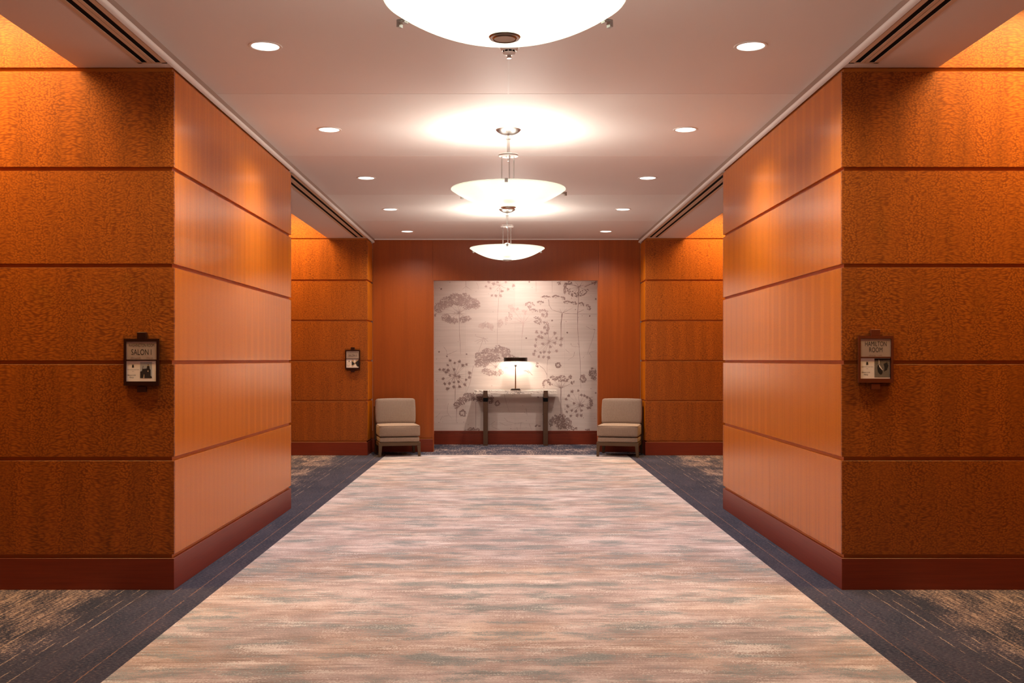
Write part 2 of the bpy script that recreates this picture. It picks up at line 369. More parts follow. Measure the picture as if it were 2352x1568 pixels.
# ceilings
ceil = obj('ceiling', bx(-PX, PX, -2.46, 15.2, H_CEIL + .02, H_CEIL + .05), M['seal']); tag(ceil, 'white panelled ceiling down the middle of the hallway', 'ceiling', kind='structure')
joints = [-2.46, -1.58, .54, 2.66, 4.78, 6.90, 9.01, 11.12, 13.25, 15.2]
for i, (a, b) in enumerate(zip(joints, joints[1:])):
    obj('ceiling_panel', bx(-PX, PX, a + .002, b - .003, H_CEIL, H_CEIL + .02, bev=.001), M['ceil'] if i % 2 == 1 else M['ceil_dim'], ceil)  # bays without a pendant get a duller colour imitating their weaker light
for sgn, sd in ((-1, 'left'), (1, 'right')):
    for (a, b), nm in (((P_NEAR[1], P_MID[0]), 'near'), ((P_MID[1], P_FAR[0]), 'far')):
        xs = sorted((sgn * X_SOF, sgn * X_OUT))
        tag(obj('ceiling', bx(xs[0], xs[1], a, b, H_HIGH, H_HIGH + .05), M['soffit']), f'raised ceiling of the {nm} {sd} side bay', 'ceiling', kind='structure')
        # dropped soffit: two slabs either side of the slot diffuser and a fascia above
        so = thing('ceiling'); tag(so, f'dropped white soffit along the {nm} {sd} side bay', 'ceiling', kind='structure')
        dx0, dx1 = 2.052, 2.202; ye = .105
        def sl(x0, x1, y0, y1, z0=H_SOF, z1=H_SOF + .03):
            q = sorted((sgn * x0, sgn * x1)); return (q[0], q[1], y0, y1, z0, z1)
        bm = bmesh.new()
        box(bm, *sl(PX - .02, dx0, a, b)); box(bm, *sl(dx1, X_SOF, a, b))
        box(bm, *sl(dx0, dx1, a, a + ye)); box(bm, *sl(dx0, dx1, b - ye, b))
        obj('soffit_board', bm, M['soffit'], so)
        obj('soffit_side', bx(*sl(X_SOF - .02, X_SOF, a, b, H_SOF + .03, H_HIGH)), M['soffit'], so)
        # the slot diffuser
        df = thing('slot_diffuser', (sgn * 2.127, (a + b) / 2, H_SOF)); tag(df, f'long linear air diffuser with two black slots in the {nm} {sd} soffit', 'vent', 'slot diffusers in the soffits')
        L = (b - a) / 2 - ye
        def dl(x0, x1, y0, y1, z0, z1):
            q = sorted((sgn * (x0 - 2.127), sgn * (x1 - 2.127))); return (q[0], q[1], y0, y1, z0, z1)
        fr = bmesh.new()
        box(fr, *dl(dx0 - .012, 2.070, -L - .01, L + .01, -.0035, .0)); box(fr, *dl(2.186, dx1 + .012, -L - .01, L + .01, -.0035, .0))
        box(fr, *dl(dx0 - .012, dx1 + .012, -L - .012, -L + .006, -.0035, .0)); box(fr, *dl(dx0 - .012, dx1 + .012, L - .006, L + .012, -.0035, .0))
        obj('frame', fr, M['slotframe'], df)
        obj('centre_bar', bx(*dl(2.104, 2.126, -L + .006, L - .006, -.0035, 0)), M['slotframe'], df)
        obj('centre_bar', bx(*dl(2.130, 2.152, -L + .006, L - .006, -.0035, 0)), M['slotframe'], df)
        obj('plenum', bx(*dl(dx0 + .001, dx1 - .001, -L, L, -.0005, .10)), M['black'], df)
# cove moulding along both sides and across the end
prof = [(.0, 3.169), (.014, 3.170), (.024, 3.174), (.029, 3.182), (.029, 3.191), (.024, 3.196), (.0, 3.196)]
k = 2
for sgn, sd in ((-1, 'left'), (1, 'right')):
    bm = bmesh.new(); rows = []
    for yy in (-2.46, 15.2):
        rows.append([bm.verts.new((sgn * (PX - p), yy, z)) for p, z in prof])
    n = len(prof)
    for i in range(n):
        j = (i + 1) % n; bm.faces.new((rows[0][i], rows[0][j], rows[1][j], rows[1][i]))
    bm.faces.new(rows[0]); bm.faces.new(rows[1])
    tr = obj(f'trim_{k}', bm, M['trimp'], smooth=True); tag(tr, f'white bead moulding between ceiling and {sd} side of the hallway', 'trim', kind='structure'); k += 1
    q = sorted((sgn * (PX - .024), sgn * PX)); obj('fascia', bx(q[0], q[1], -2.46, 15.2, 3.1965, 3.2295), M['fascia_shade'], tr)  # fascia coloured dark to stand in for the shade above the bead
tag(obj('trim_4', bx(-PX + .03, PX - .03, 15.172, 15.2, H_CEIL - .016, H_CEIL - .001, bev=.002), M['trimp']), 'thin white trim between ceiling and end wall', 'trim', kind='structure')

# ------------------------------------------------------------------ lights
def emit(name, c, st):
    m = bpy.data.materials.new(name); m.use_nodes = True; t = m.node_tree; t.nodes.remove(t.nodes['Principled BSDF'])
    e = t.nodes.new('ShaderNodeEmission'); e.inputs[0].default_value = (*c, 1); e.inputs[1].default_value = st
    t.links.new(e.outputs[0], t.nodes['Material Output'].inputs[0]); return m
M['lens'] = emit('lamp_lens_glow', (1, .95, .88), 3.0)
M['bulb'] = emit('bulb_glow', (1, .93, .84), 3.0)
def light(kind, name, energy, c, loc, parent=None, rot=(0, 0, 0), **kw):
    d = bpy.data.lights.new(name, kind); d.energy = energy; d.color = c
    for a, b in kw.items(): setattr(d, a, b)
    o = bpy.data.objects.new(name, d); col.objects.link(o); o.location = loc; o.rotation_euler = rot
    if parent: o.parent = parent
    return o
def copy_tree(o, parent=None, **kw):
    c = o.copy(); col.objects.link(c); c.parent = parent
    for ch in [q for q in list(bpy.data.objects) if q.parent == o]: copy_tree(ch, c)
    return c
# recessed downlights
def make_downlight():
    t = thing('downlight', (0, 0, 0))
    bm = bmesh.new(); lathe(bm, [(.079, .004), (.080, -.003), (.086, -.006), (.096, -.004), (.098, .0), (.098, .004)], 40, close=True)
    obj('trim_ring', bm, M['plastic'], t, True)
    bm = bmesh.new(); lathe(bm, [(0, -.0008), (.0795, -.0008), (.0795, .003), (0, .003)], 40); obj('lens', bm, M['lens'], t)
    light('SPOT', 'lamp', DOWN_W, WARM_DOWN, (0, 0, -.012), t, spot_size=R(150), spot_blend=1.0, shadow_soft_size=.07)
    return t
d0 = None
names = ['nearest', 'second nearest', 'third', 'fourth', 'farthest']
for sgn, sd in ((-1, 'left'), (1, 'right')):
    for i, yy in enumerate((5.85, 7.97, 10.09, 12.2, 14.3)):
        if d0 is None: d0 = o = make_downlight()
        else: o = copy_tree(d0)
        o.location = (sgn * 1.418, yy, H_CEIL)
        tag(o, f'{names[i]} round recessed downlight in the {sd} row of the ceiling', 'ceiling light', 'recessed downlights in the ceiling')

def glass_bowl_mat():
    s = NT('frosted_glass', .25); t = s.t
    tr = s.n('BsdfTranslucent', {0: (.70, .755, .715, 1)}); df = s.n('BsdfDiffuse', {0: (.80, .82, .78, 1)})
    gl = s.n('BsdfGlossy', {0: (1, 1, 1, 1), 'Roughness': .25})
    x, y, z = s.xyz()
    f = s.mapr(s.noise(s.vec(x, y, z), 5, 2), .3, .7, .72, .76)
    m1 = s.n('MixShader', {0: f, 1: df.outputs[0], 2: tr.outputs[0]})
    m2 = s.n('MixShader', {0: .04, 1: m1.outputs[0], 2: gl.outputs[0]})
    t.links.new(m2.outputs[0], t.nodes['Material Output'].inputs[0]); return s.m
M['bowl'] = glass_bowl_mat()
ZR, ZB, RB = 2.752, 2.614, .457
def make_pendant(arms):
    t = thing('pendant_light', (0, 0, H_CEIL))
    q = lambda z: z - H_CEIL
    bm = bmesh.new(); lathe(bm, [(0, 0), (.10, 0), (.100, -.004), (.088, -.018), (.066, -.032), (.036, -.042), (.012, -.046), (0, -.046)], 40); obj('canopy', bm, M['chrome'], t, True)
    bm = bmesh.new(); lathe(bm, [(0, q(3.190)), (.009, q(3.190)), (.009, q(3.160)), (.020, q(3.157)), (.020, q(3.151)), (.012, q(3.148)), (.012, q(3.037)), (.018, q(3.032)), (.018, q(3.012)), (.006, q(3.0)), (.006, q(2.98)), (0, q(2.975))], 20); obj('stem', bm, M['chrome'], t, True)
    bm = bmesh.new(); lathe(bm, [(.0, q(3.031)), (.078, q(3.031)), (.080, q(3.025)), (.078, q(3.017)), (.06, q(3.015)), (0, q(3.015))], 40)
    ring = obj('collar', bm, M['chrome'], t, True)
    for kk in range(3):
        a = R(-90 + 120 * kk + 8)
        bm = bmesh.new(); p = (math.cos(a) * .056, math.sin(a) * .056)
        tube(bm, [(p[0], p[1], q(3.043)), (p[0], p[1], q(2.66))], .0052, 8)
        obj('rod', bm, M['chrome'], t, True)
    bm = bmesh.new()
    n = 20; outer = [(RB * i / n, q(ZB + (ZR - ZB) * (i / n) ** 2.3)) for i in range(n + 1)]
    inn = [(max(0, r_ - .003 * (i / n)), z_ + .006) for i, (r_, z_) in enumerate(outer)][::-1]
    lathe(bm, outer + inn, 96); obj('glass_bowl', bm, M['bowl'], t, True)
    bm = bmesh.new(); lathe(bm, [(0, q(2.655)), (.030, q(2.655)), (.036, q(2.70)), (.036, q(2.80)), (.030, q(2.815)), (.012, q(2.822)), (0, q(2.823))], 24); obj('lamp_holder', bm, M['plastic'], t, True)
    bm = bmesh.new(); lathe(bm, [(0, q(ZB - .001)), (.056, q(ZB + .001)), (.060, q(ZB - .004)), (.056, q(ZB - .010)), (.046, q(ZB - .009)), (.043, q(ZB - .014)), (.042, q(ZB - .008)), (0, q(ZB - .008))], 40); fin = obj('finial', bm, M['chrome'], t, True)
    bm = bmesh.new(); lathe(bm, [(0, q(ZB - .0085)), (.0415, q(ZB - .0085)), (.040, q(ZB - .0115)), (0, q(ZB - .0125))], 40); obj('finial_cap', bm, M['brasscap'], fin, True)
    for a in arms:
        Mx = Matrix.Rotation(R(a), 4, 'Z')
        bm = bmesh.new()
        # hook that grips the rim from outside, on an arm running in under the glass rim
        box(bm, .452, .486, -.012, .012, q(ZR) - .012, q(ZR) - .006, mat=Mx)
        box(bm, .478, .492, -.012, .012, q(ZR) - .026, q(ZR) + .004, mat=Mx)
        box(bm, .450, .486, -.012, .012, q(ZR) - .001, q(ZR) + .004, mat=Mx)
        obj('rim_clip', bm, M['chrome'], t)
        bm = bmesh.new(); c_, s_ = math.cos(R(a)), math.sin(R(a))
        tube(bm, [(.03 * c_, .03 * s_, q(2.79)), (.25 * c_, .25 * s_, q(2.775)), (.455 * c_, .455 * s_, q(ZR) + .004)], .004, 6); obj('arm', bm, M['chrome'], t, True)
    for kk in range(3):
        a = R(30 + 120 * kk); px, py = math.cos(a) * .18, math.sin(a) * .18
        bm = bmesh.new(); lathe(bm, [(0, q(2.655)), (.022, q(2.665)), (.030, q(2.685)), (.022, q(2.705)), (.012, q(2.72)), (0, q(2.72))], 16, (px, py, 0)); obj('bulb', bm, M['bulb'], t, True)
        light('POINT', 'lamp', PENDANT_W, WARM_PENDANT, (px, py, q(2.728)), t, shadow_soft_size=.03)
    return t
M['brasscap'] = plain('cream_cap', (.62, .50, .38), .35, .3)
for (x, yy, arms, lb) in ((-.018, 3.76, (-90, 30, 150), 'white glass bowl pendant nearest the camera, cut by the top of the picture'),
                         (.008, 7.97, (-92, 17, 142), 'middle one of the three white glass bowl pendants'),
                         (.006, 12.2, (-90, 30, 150), 'white glass bowl pendant farthest away, in front of the end wall')):
    p = make_pendant(arms); p.location = (x, yy, H_CEIL); tag(p, lb, 'pendant light', 'glass bowl pendants along the ceiling')

# warm cove lamps above the side bays
for sgn, sd in ((-1, 'left'), (1, 'right')):
    for y_, nm in ((5.62, 'near'), (14.17, 'far')):
        t = thing('wall_washer', (sgn * 3.45, y_, H_HIGH)); tag(t, f'warm strip lamp in the raised ceiling of the {sd} side bay, {nm} one', 'ceiling light', 'strip lamps above the side bays')
        obj('housing', bx(-.75, .75, -.05, .05, -.03, 0, bev=.004), M['plastic'], t)
        light('AREA', 'lamp', COVE_W, WARM_COVE, (0, 0, -.034), t, shape='RECTANGLE', size=1.4, size_y=.08, spread=R(150))
# recess downlight in front of the papered wall
t = thing('downlight', (.13, 15.72, 3.23)); tag(t, 'recessed downlight hidden above the console table, behind the opening', 'ceiling light')
bm = bmesh.new(); lathe(bm, [(.05, -.006), (.075, -.004), (.075, 0), (.05, 0)], 32, close=True); obj('trim_ring', bm, M['plastic'], t, True)
bm = bmesh.new(); lathe(bm, [(0, -.0025), (.052, -.0025), (.052, -.0005), (0, -.0005)], 32); obj('lens', bm, M['lens'], t)
light('AREA', 'lamp', NICHE_W, WARM_DOWN, (0, 0, -.008), t, shape='DISK', size=.1, spread=R(150))

# smoke detector and surface conduit
t = thing('smoke_detector', (.006, 5.80, H_CEIL)); tag(t, 'white stepped smoke detector on the ceiling beside the nearest pendant', 'smoke detector')
bm = bmesh.new(); lathe(bm, [(0, 0), (.074, 0), (.075, -.012), (.068, -.022), (.052, -.026), (.050, -.036), (.042, -.044), (0, -.044)], 40); obj('base', bm, M['plastic'], t, True)
bm = bmesh.new(); lathe(bm, [(0, -.044), (.036, -.044), (.036, -.053), (0, -.053)], 32); obj('vent_ring', bm, M['black'], t)
for kk in range(10):
    a = R(36 * kk + 10); bm = bmesh.new(); box(bm, .034, .038, -.0018, .0018, -.053, -.043, mat=Matrix.Rotation(a, 4, 'Z')); obj('rib', bm, M['plastic'], t)
bm = bmesh.new(); lathe(bm, [(0, -.053), (.036, -.053), (.034, -.062), (.022, -.068), (0, -.068)], 32); obj('cover', bm, M['plastic'], t, True)
bm = bmesh.new(); lathe(bm, [(0, -.068), (.011, -.068), (.011, -.080), (.016, -.083), (.014, -.086), (0, -.087)], 12); obj('sensor', bm, M['chrome'], t, True)
tag(obj('conduit', bx(-.001, .011, 5.875, 7.86, H_CEIL - .006, H_CEIL - .0002, bev=.002, seg=2), M['ceil']), 'thin white surface conduit on the ceiling from smoke detector to middle pendant', 'conduit')

# ------------------------------------------------------------------ printed seed heads on the paper
def pw_xy(cx, cy):      # drawing grid of the mural -> wall position
    return (980 + cx / 3.824 - 1161) / 138.97 - .015, 1.4 - (630 + cy / 3.824 - 825.5) / 138.97
UX = 1 / 3.824 / 138.97
def ink(name, c):
    s = NT(name, .8, .15); x, y, z = s.xyz()
    a = s.noise(s.vec(x, y, z), 9, 3); b = s.noise(s.vec(s.math('MULTIPLY', x, 3.0), y, s.math('MULTIPLY', z, 140.0)), 1.0, 3)
    f = s.math('ADD', s.math('MULTIPLY', a, .6), s.math('MULTIPLY', b, .4))
    s.color(s.mix(s.mapr(f, .3, .7, 0, 1), c, tuple(min(1, v * 1.45) for v in c))); return s.m
INK = [ink('print_ink_dark', (.25, .175, .155)), ink('print_ink', (.34, .25, .225)), ink('print_ink_pale', (.47, .36, .325))]
mr = random.Random(11)
LV = [0]
def blob(bm, x, z, r, n=7, star=False):
    LV[0] += 1; y = YW - .0006 - (LV[0] % 37) * 2.2e-5
    a0 = mr.random() * 6.28; vs_ = []
    m_ = n * 2 if star else n
    for i in range(m_):
        rr = r * ((1.25 if i % 2 == 0 else .62) if star else 1) * (mr.uniform(.6, 1.25) if star else mr.uniform(.75, 1.2)); a = a0 + i * 2 * math.pi / m_
        vs_.append(bm.verts.new((x + rr * math.cos(a), y, z + rr * math.sin(a))))
    c = bm.verts.new((x, y, z))
    for i in range(m_): bm.faces.new((c, vs_[i], vs_[(i + 1) % m_]))
def stroke(bm, pts, w0=1.5, w1=None):
    LV[0] += 1; y = YW - .0004 + (LV[0] % 9) * 2.5e-5
    w1 = w0 if w1 is None else w1
    P = [Vector((*pw_xy(a, b), 0)) for a, b in pts]; Q = []
    for i in range(len(P) - 1):
        for k_ in range(4): Q.append(P[i].lerp(P[i + 1], k_ / 4))
    Q.append(P[-1]); L_, prev = len(Q), None
    for i, p in enumerate(Q):
        d = (Q[min(i + 1, L_ - 1)] - Q[max(i - 1, 0)]); nrm = Vector((-d.y, d.x, 0)).normalized()
        ww = (w0 + (w1 - w0) * i / (L_ - 1)) * UX * .5 * mr.uniform(.7, 1.3)
        jx = nrm * mr.uniform(-.6, .6) * UX
        a, b = bm.verts.new((p.x + jx.x + nrm.x * ww, y, p.y + jx.y + nrm.y * ww)), bm.verts.new((p.x + jx.x - nrm.x * ww, y, p.y + jx.y - nrm.y * ww))
        if prev: bm.faces.new((prev[0], a, b, prev[1]))
        prev = (a, b)
def umbel(name, mi, lobes=(), stars=(), strokes=(), rays=None, bs=5.0, ring=(), ssz=15):
    bm = bmesh.new()
    def ok(x, z): return OX0 - .3 < x < OX1 + .5 and .23 < z < 2.85
    for (cx, cy, rx, ry) in lobes:
        n = int(rx * ry / (bs * bs) * 1.9)
        for _ in range(n):
            a = mr.random() * 6.283; q_ = mr.random() ** .5
            X_, Z_ = pw_xy(cx + rx * q_ * math.cos(a), cy + ry * q_ * math.sin(a))
            if ok(X_, Z_): blob(bm, X_, Z_, bs * UX * mr.uniform(.55, 1.15), 6)
    for (cx, cy, rx, ry, a0, a1) in ring:
        n = int(abs(a1 - a0) / 360 * 6.28 * max(rx, ry) / (bs * .8))
        for i in range(n):
            a = R(a0 + (a1 - a0) * i / n); q_ = mr.uniform(.62, 1.12)
            X_, Z_ = pw_xy(cx + rx * q_ * math.cos(a), cy - ry * q_ * math.sin(a))
            if ok(X_, Z_): blob(bm, X_, Z_, bs * UX * mr.uniform(.7, 1.2), 6)
        if rx < 60:
            for i in range(5):
                a = R(a0 + (a1 - a0) * (i + .5) / 5); stroke(bm, [(cx, cy + ry * .5), (cx + rx * .7 * math.cos(a), cy - ry * .7 * math.sin(a))], 1.2)
    for (cx, cy) in stars:
        X_, Z_ = pw_xy(cx, cy)
        if ok(X_, Z_): blob(bm, X_, Z_, ssz * UX * mr.uniform(.8, 1.15), 8, True)
    for st in strokes: stroke(bm, st[0], st[1], st[2] if len(st) > 2 else None)
    if rays:
        (cx, cy, tg) = rays
        for (tx, ty) in [(a_[0], a_[1]) for a_ in list(lobes) + list(stars)]: stroke(bm, [(cx, cy), (cx + (tx - cx) * .85, cy + (ty - cy) * .85)], 2.6, .9)
        for (tx, ty) in tg: stroke(bm, [(cx, cy), ((cx + tx) / 2 + mr.uniform(-4, 4), (cy + ty) / 2), (tx, ty)], 3, 1)
    return obj('printed_seed_head', bm, INK[mi], pw)
umbel('A', 1, [(110, 290, 48, 45), (175, 245, 60, 50), (255, 215, 65, 52), (330, 215, 60, 50), (395, 250, 62, 48), (432, 265, 38, 40), (300, 250, 50, 30), (360, 290, 40, 20), (170, 380, 42, 34), (205, 400, 36, 28), (240, 408, 34, 26), (318, 400, 32, 30), (358, 388, 32, 24), (75, 350, 12, 18)], strokes=[([(285, 330), (288, 480), (292, 600), (297, 700)], 6, 2)], rays=(285, 338, [(230, 300), (250, 285), (280, 270), (320, 290), (345, 300), (215, 350), (355, 350), (340, 375), (240, 375)]))
umbel('B', 1, stars=[(522, 104), (560, 122), (590, 82), (572, 186), (610, 188), (650, 186), (662, 147), (715, 130), (762, 97), (622, 70), (695, 66), (545, 68)], strokes=[([(640, 120), (634, 200), (624, 340), (620, 620)], 4, 2)], rays=(640, 95, [(600, 90), (690, 120), (650, 60), (610, 150)]))
umbel('C', 2, [(487, 450, 32, 24), (520, 440, 38, 24), (560, 455, 28, 26), (572, 478, 16, 14)], bs=5)
umbel('D', 2, [(645, 430, 26, 36), (700, 400, 14, 30), (735, 365, 20, 24), (738, 280, 22, 20), (752, 305, 20, 20), (800, 302, 24, 10), (858, 322, 28, 10), (870, 345, 14, 10)], rays=(850, 430, [(690, 425), (800, 350), (780, 380), (850, 360), (890, 370), (930, 400), (905, 350)]), strokes=[([(850, 430), (843, 480), (836, 560)], 14, 4), ([(836, 560), (830, 720)], 2)])
umbel('E', 1, ring=[(905, 280, 40, 36, 10, 170), (930, 325, 40, 22, 0, 150), (1022, 345, 42, 42, -60, 160), (965, 410, 38, 38, -60, 130), (1040, 460, 36, 42, -40, 120)], lobes=[(905, 285, 16, 14), (1015, 355, 18, 18), (960, 415, 16, 16), (1035, 465, 14, 16)], bs=5.5)
umbel('F', 1, stars=[(965, 505), (1010, 510), (1040, 520), (1062, 492), (1060, 515), (1126, 515), (962, 572), (1010, 555), (985, 545), (1138, 560), (1182, 565), (1018, 610), (955, 626), (1126, 602), (1086, 636), (1176, 620), (950, 672), (940, 700), (1000, 685), (1032, 680), (1075, 684), (1140, 671), (985, 722), (1025, 727), (1072, 728)], strokes=[([(1064, 735), (1058, 800), (1058, 1000)], 3, 2)], rays=(1078, 590, [(1035, 625), (1090, 550), (1120, 600), (1060, 630), (1110, 575)]))
umbel('G', 0, ring=[(1320, 110, 100, 75, 190, 345), (1320, 100, 110, 60, 150, 200)], lobes=[(1213, 140, 12, 34), (1250, 75, 30, 16), (1280, 185, 12, 10), (1325, 188, 14, 10), (1470, 75, 24, 14), (1165, 75, 18, 14)], strokes=[([(1335, 120), (1333, 260), (1325, 340), (1326, 480), (1345, 720), (1355, 1000)], 6, 2), ([(1385, 110), (1430, 90), (1470, 78)], 5)], rays=(1338, 108, [(1270, 90), (1290, 140), (1380, 90), (1400, 140), (1350, 160), (1300, 60), (1370, 60)]), bs=6)
umbel('H', 0, ring=[(1000, 255, 32, 24, 20, 170), (1045, 205, 38, 16, 20, 170), (1135, 200, 30, 16, 10, 190), (1190, 212, 25, 15, -40, 120), (1235, 250, 30, 18, 20, 190), (1290, 258, 28, 18, -20, 160), (1355, 265, 26, 20, -30, 150), (1410, 295, 28, 28, -50, 120)], strokes=[([(1070, 220), (1075, 270), (1100, 310), (1180, 338)], 4, 2), ([(1190, 345), (1180, 430), (1180, 640)], 9, 3), ([(1210, 342), (1330, 345), (1495, 350)], 3, 2), ([(1325, 335), (1380, 310)], 3)], rays=(1190, 342, [(1230, 300), (1290, 290), (1170, 300), (1240, 320), (1150, 320)]), bs=4.5)
umbel('I', 1, [(465, 720, 42, 42), (448, 780, 32, 34), (500, 790, 40, 24), (530, 690, 48, 40), (525, 750, 55, 40), (600, 690, 40, 40), (635, 655, 40, 36), (690, 680, 44, 38), (700, 715, 40, 24), (745, 722, 28, 14), (600, 740, 50, 30), (520, 850, 38, 28), (570, 868, 45, 24), (625, 868, 34, 22), (655, 855, 26, 22), (708, 820, 22, 14)], rays=(612, 812, [(540, 830), (570, 840), (600, 850), (640, 830), (560, 790), (590, 760), (630, 750), (660, 750)]), bs=6)
umbel('J', 0, stars=[(205, 755), (247, 776), (186, 797), (290, 765), (350, 790), (318, 797), (150, 835), (187, 840), (116, 835), (170, 860), (205, 885), (240, 832), (286, 898), (145, 916), (380, 865), (346, 925), (158, 960), (200, 957), (240, 946), (280, 942), (335, 967), (186, 1002), (240, 987), (290, 985), (377, 903)], strokes=[([(252, 1000), (248, 1150)], 3)], rays=(250, 890, [(200, 870), (290, 860), (300, 930), (220, 930), (250, 840)]), ssz=16)
umbel('K', 0, [(262, 1150, 26, 28), (305, 1115, 42, 36), (365, 1075, 46, 38), (435, 1075, 55, 38), (495, 1080, 45, 42), (560, 1095, 30, 38)], ring=[(315, 1218, 30, 28, 0, 360), (620, 1133, 20, 22, 0, 360)], strokes=[([(264, 1175), (260, 1295)], 6, 2), ([(430, 1120), (432, 1370)], 3)], bs=5.2)
umbel('L', 0, [(345, 1372, 20, 10), (400, 1362, 45, 18), (445, 1365, 22, 16)], bs=5)
umbel('M', 0, ring=[(1040, 960, 22, 32, 60, 250)], lobes=[(1068, 935, 18, 18), (1098, 900, 22, 14), (1120, 925, 18, 12), (1150, 912, 24, 18), (1190, 898, 34, 10), (1180, 930, 26, 16), (1225, 925, 24, 18), (1260, 900, 18, 16), (1285, 948, 18, 16), (1090, 965, 18, 14)], rays=(1180, 1000, [(1120, 950), (1150, 945), (1190, 950), (1230, 960), (1260, 965), (1110, 975)]), strokes=[([(1180, 1000), (1178, 1080), (1180, 1225)], 8, 4)], bs=5.5)
umbel('N', 0, stars=[(1277, 1030), (1332, 1020), (1247, 1066), (1226, 1096), (1358, 1060), (1385, 1066), (1410, 1078), (1237, 1157), (1296, 1132), (1366, 1150), (1230, 1205), (1276, 1195), (1312, 1200), (1362, 1195), (1266, 1242), (1322, 1237), (1356, 1238)], ring=[(1405, 1130, 52, 48, -80, 70)], lobes=[(1445, 1130, 14, 36), (1420, 1172, 24, 12)], rays=(1345, 1150, [(1300, 1090), (1330, 1070), (1370, 1080), (1390, 1110), (1320, 1180), (1345, 1240)]), ssz=16)
umbel('O', 0, [(1128, 1275, 45, 40), (1180, 1255, 45, 28), (1225, 1300, 48, 42), (1185, 1330, 50, 30), (1250, 1340, 32, 30), (1300, 1357, 24, 16), (1092, 1300, 20, 34), (1410, 1366, 26, 8), (975, 1330, 24, 9)], bs=6)
umbel('P', 0, ring=[(1155, 798, 24, 22, 0, 360), (1372, 915, 26, 34, 0, 360)], lobes=[(1458, 870, 34, 52), (1470, 915, 22, 12), (1380, 910, 12, 20), (970, 795, 14, 24)], strokes=[([(985, 795), (1030, 830), (1056, 880)], 3), ([(1395, 935), (1495, 932)], 2), ([(850, 845), (890, 850), (930, 885)], 4), ([(870, 840), (900, 870)], 4), ([(885, 835), (915, 865)], 3)], bs=5.5)
tw = [[(500, 560), (470, 640), (440, 720)], [(410, 800), (380, 960), (345, 1040)], [(500, 565), (540, 560)], [(500, 560), (430, 545)], [(500, 560), (420, 590)], [(495, 550), (540, 590)], [(505, 570), (520, 610)], [(488, 575), (440, 605)],
      [(345, 60), (345, 105), (310, 135)], [(345, 105), (395, 138)], [(435, 70), (452, 100), (452, 135)], [(960, 60), (962, 150)], [(1102, 60), (1102, 160)],
      [(150, 635), (175, 670), (178, 710)], [(178, 705), (230, 685), (265, 670)], [(60, 665), (80, 645)], [(1300, 680), (1290, 720), (1240, 752)], [(1325, 600), (1345, 640), (1300, 630)], [(1220, 660), (1255, 690)], [(1270, 625), (1310, 640)], [(1480, 480), (1460, 560), (1410, 700)], [(1400, 455), (1440, 480), (1480, 480)], [(1425, 700), (1440, 680), (1490, 670)], [(1430, 690), (1450, 730)],
      [(680, 1050), (700, 1130), (728, 1212)], [(870, 1175), (885, 1240)], [(855, 1210), (885, 1225)], [(190, 1130), (180, 1210), (222, 1268)], [(80, 1255), (120, 1215)], [(120, 1280), (140, 1240)], [(150, 1245), (200, 1235)], [(580, 1340), (640, 1365)], [(640, 1300), (690, 1325), (750, 1320)], [(700, 1290), (760, 1300)], [(830, 1300), (820, 1360)], [(770, 1310), (850, 1300)], [(900, 1310), (920, 1360)], [(680, 1260), (710, 1290)], [(790, 1340), (800, 1370)], [(600, 1290), (560, 1320)]]
umbel('T', 1, strokes=[(q, 3.2, 1.6) for q in tw])
bm = bmesh.new()
for _ in range(110):
    X_, Z_ = pw_xy(mr.uniform(60, 1500), mr.uniform(65, 1375)); blob(bm, X_, Z_, mr.uniform(1.5, 4.5) * UX, 5)
for cx, cy in ((127, 128), (110, 680), (1102, 405), (1235, 510), (875, 560), (900, 65), (978, 1078), (1485, 1040), (350, 700), (178, 720), (1485, 215), (1432, 365)):
    X_, Z_ = pw_xy(cx, cy); blob(bm, X_, Z_, 8 * UX, 6)
o = obj('printed_speckles', bm, INK[0], pw); o['kind'] = 'stuff'

# ------------------------------------------------------------------ armchairs
def fabric():
    s = NT('dotted_upholstery', .9, .15); x, y, z = s.xyz()
    u = s.math('ADD', x, y); v = s.math('ADD', z, y)
    P_ = .0155; Q_ = .0105
    row = s.math('FLOOR', s.math('DIVIDE', s.math('ADD', v, 3.0), Q_))
    uu = s.math('FRACT', s.math('MULTIPLY_ADD', row, .5, s.math('DIVIDE', s.math('ADD', u, 3.0), P_)))
    vv = s.math('FRACT', s.math('DIVIDE', s.math('ADD', v, 3.0), Q_))
    du = s.math('MULTIPLY', s.math('SUBTRACT', uu, .5), 1.45); dv = s.math('SUBTRACT', vv, .5)
    d = s.math('SQRT', s.math('ADD', s.math('MULTIPLY', du, du), s.math('MULTIPLY', dv, dv)))
    n_ = s.noise(s.vec(x, y, z), 60, 3)
    c = s.mix(n_, (.26, .185, .135), (.37, .275, .21))
    c = s.mix(s.mapr(d, .24, .33, .86, 0), c, (.07, .035, .02))
    s.color(c); s.bump(s.mapr(d, .2, .4, 0, 1), .3, .0015); s.b.inputs['Sheen Weight'].default_value = .05; return s.m
M['fabric'] = fabric(); M['piping'] = plain('brown_piping', (.10, .055, .035), .7)
M['backing'] = plain('black_dust_cover', (.012, .010, .009), .9)
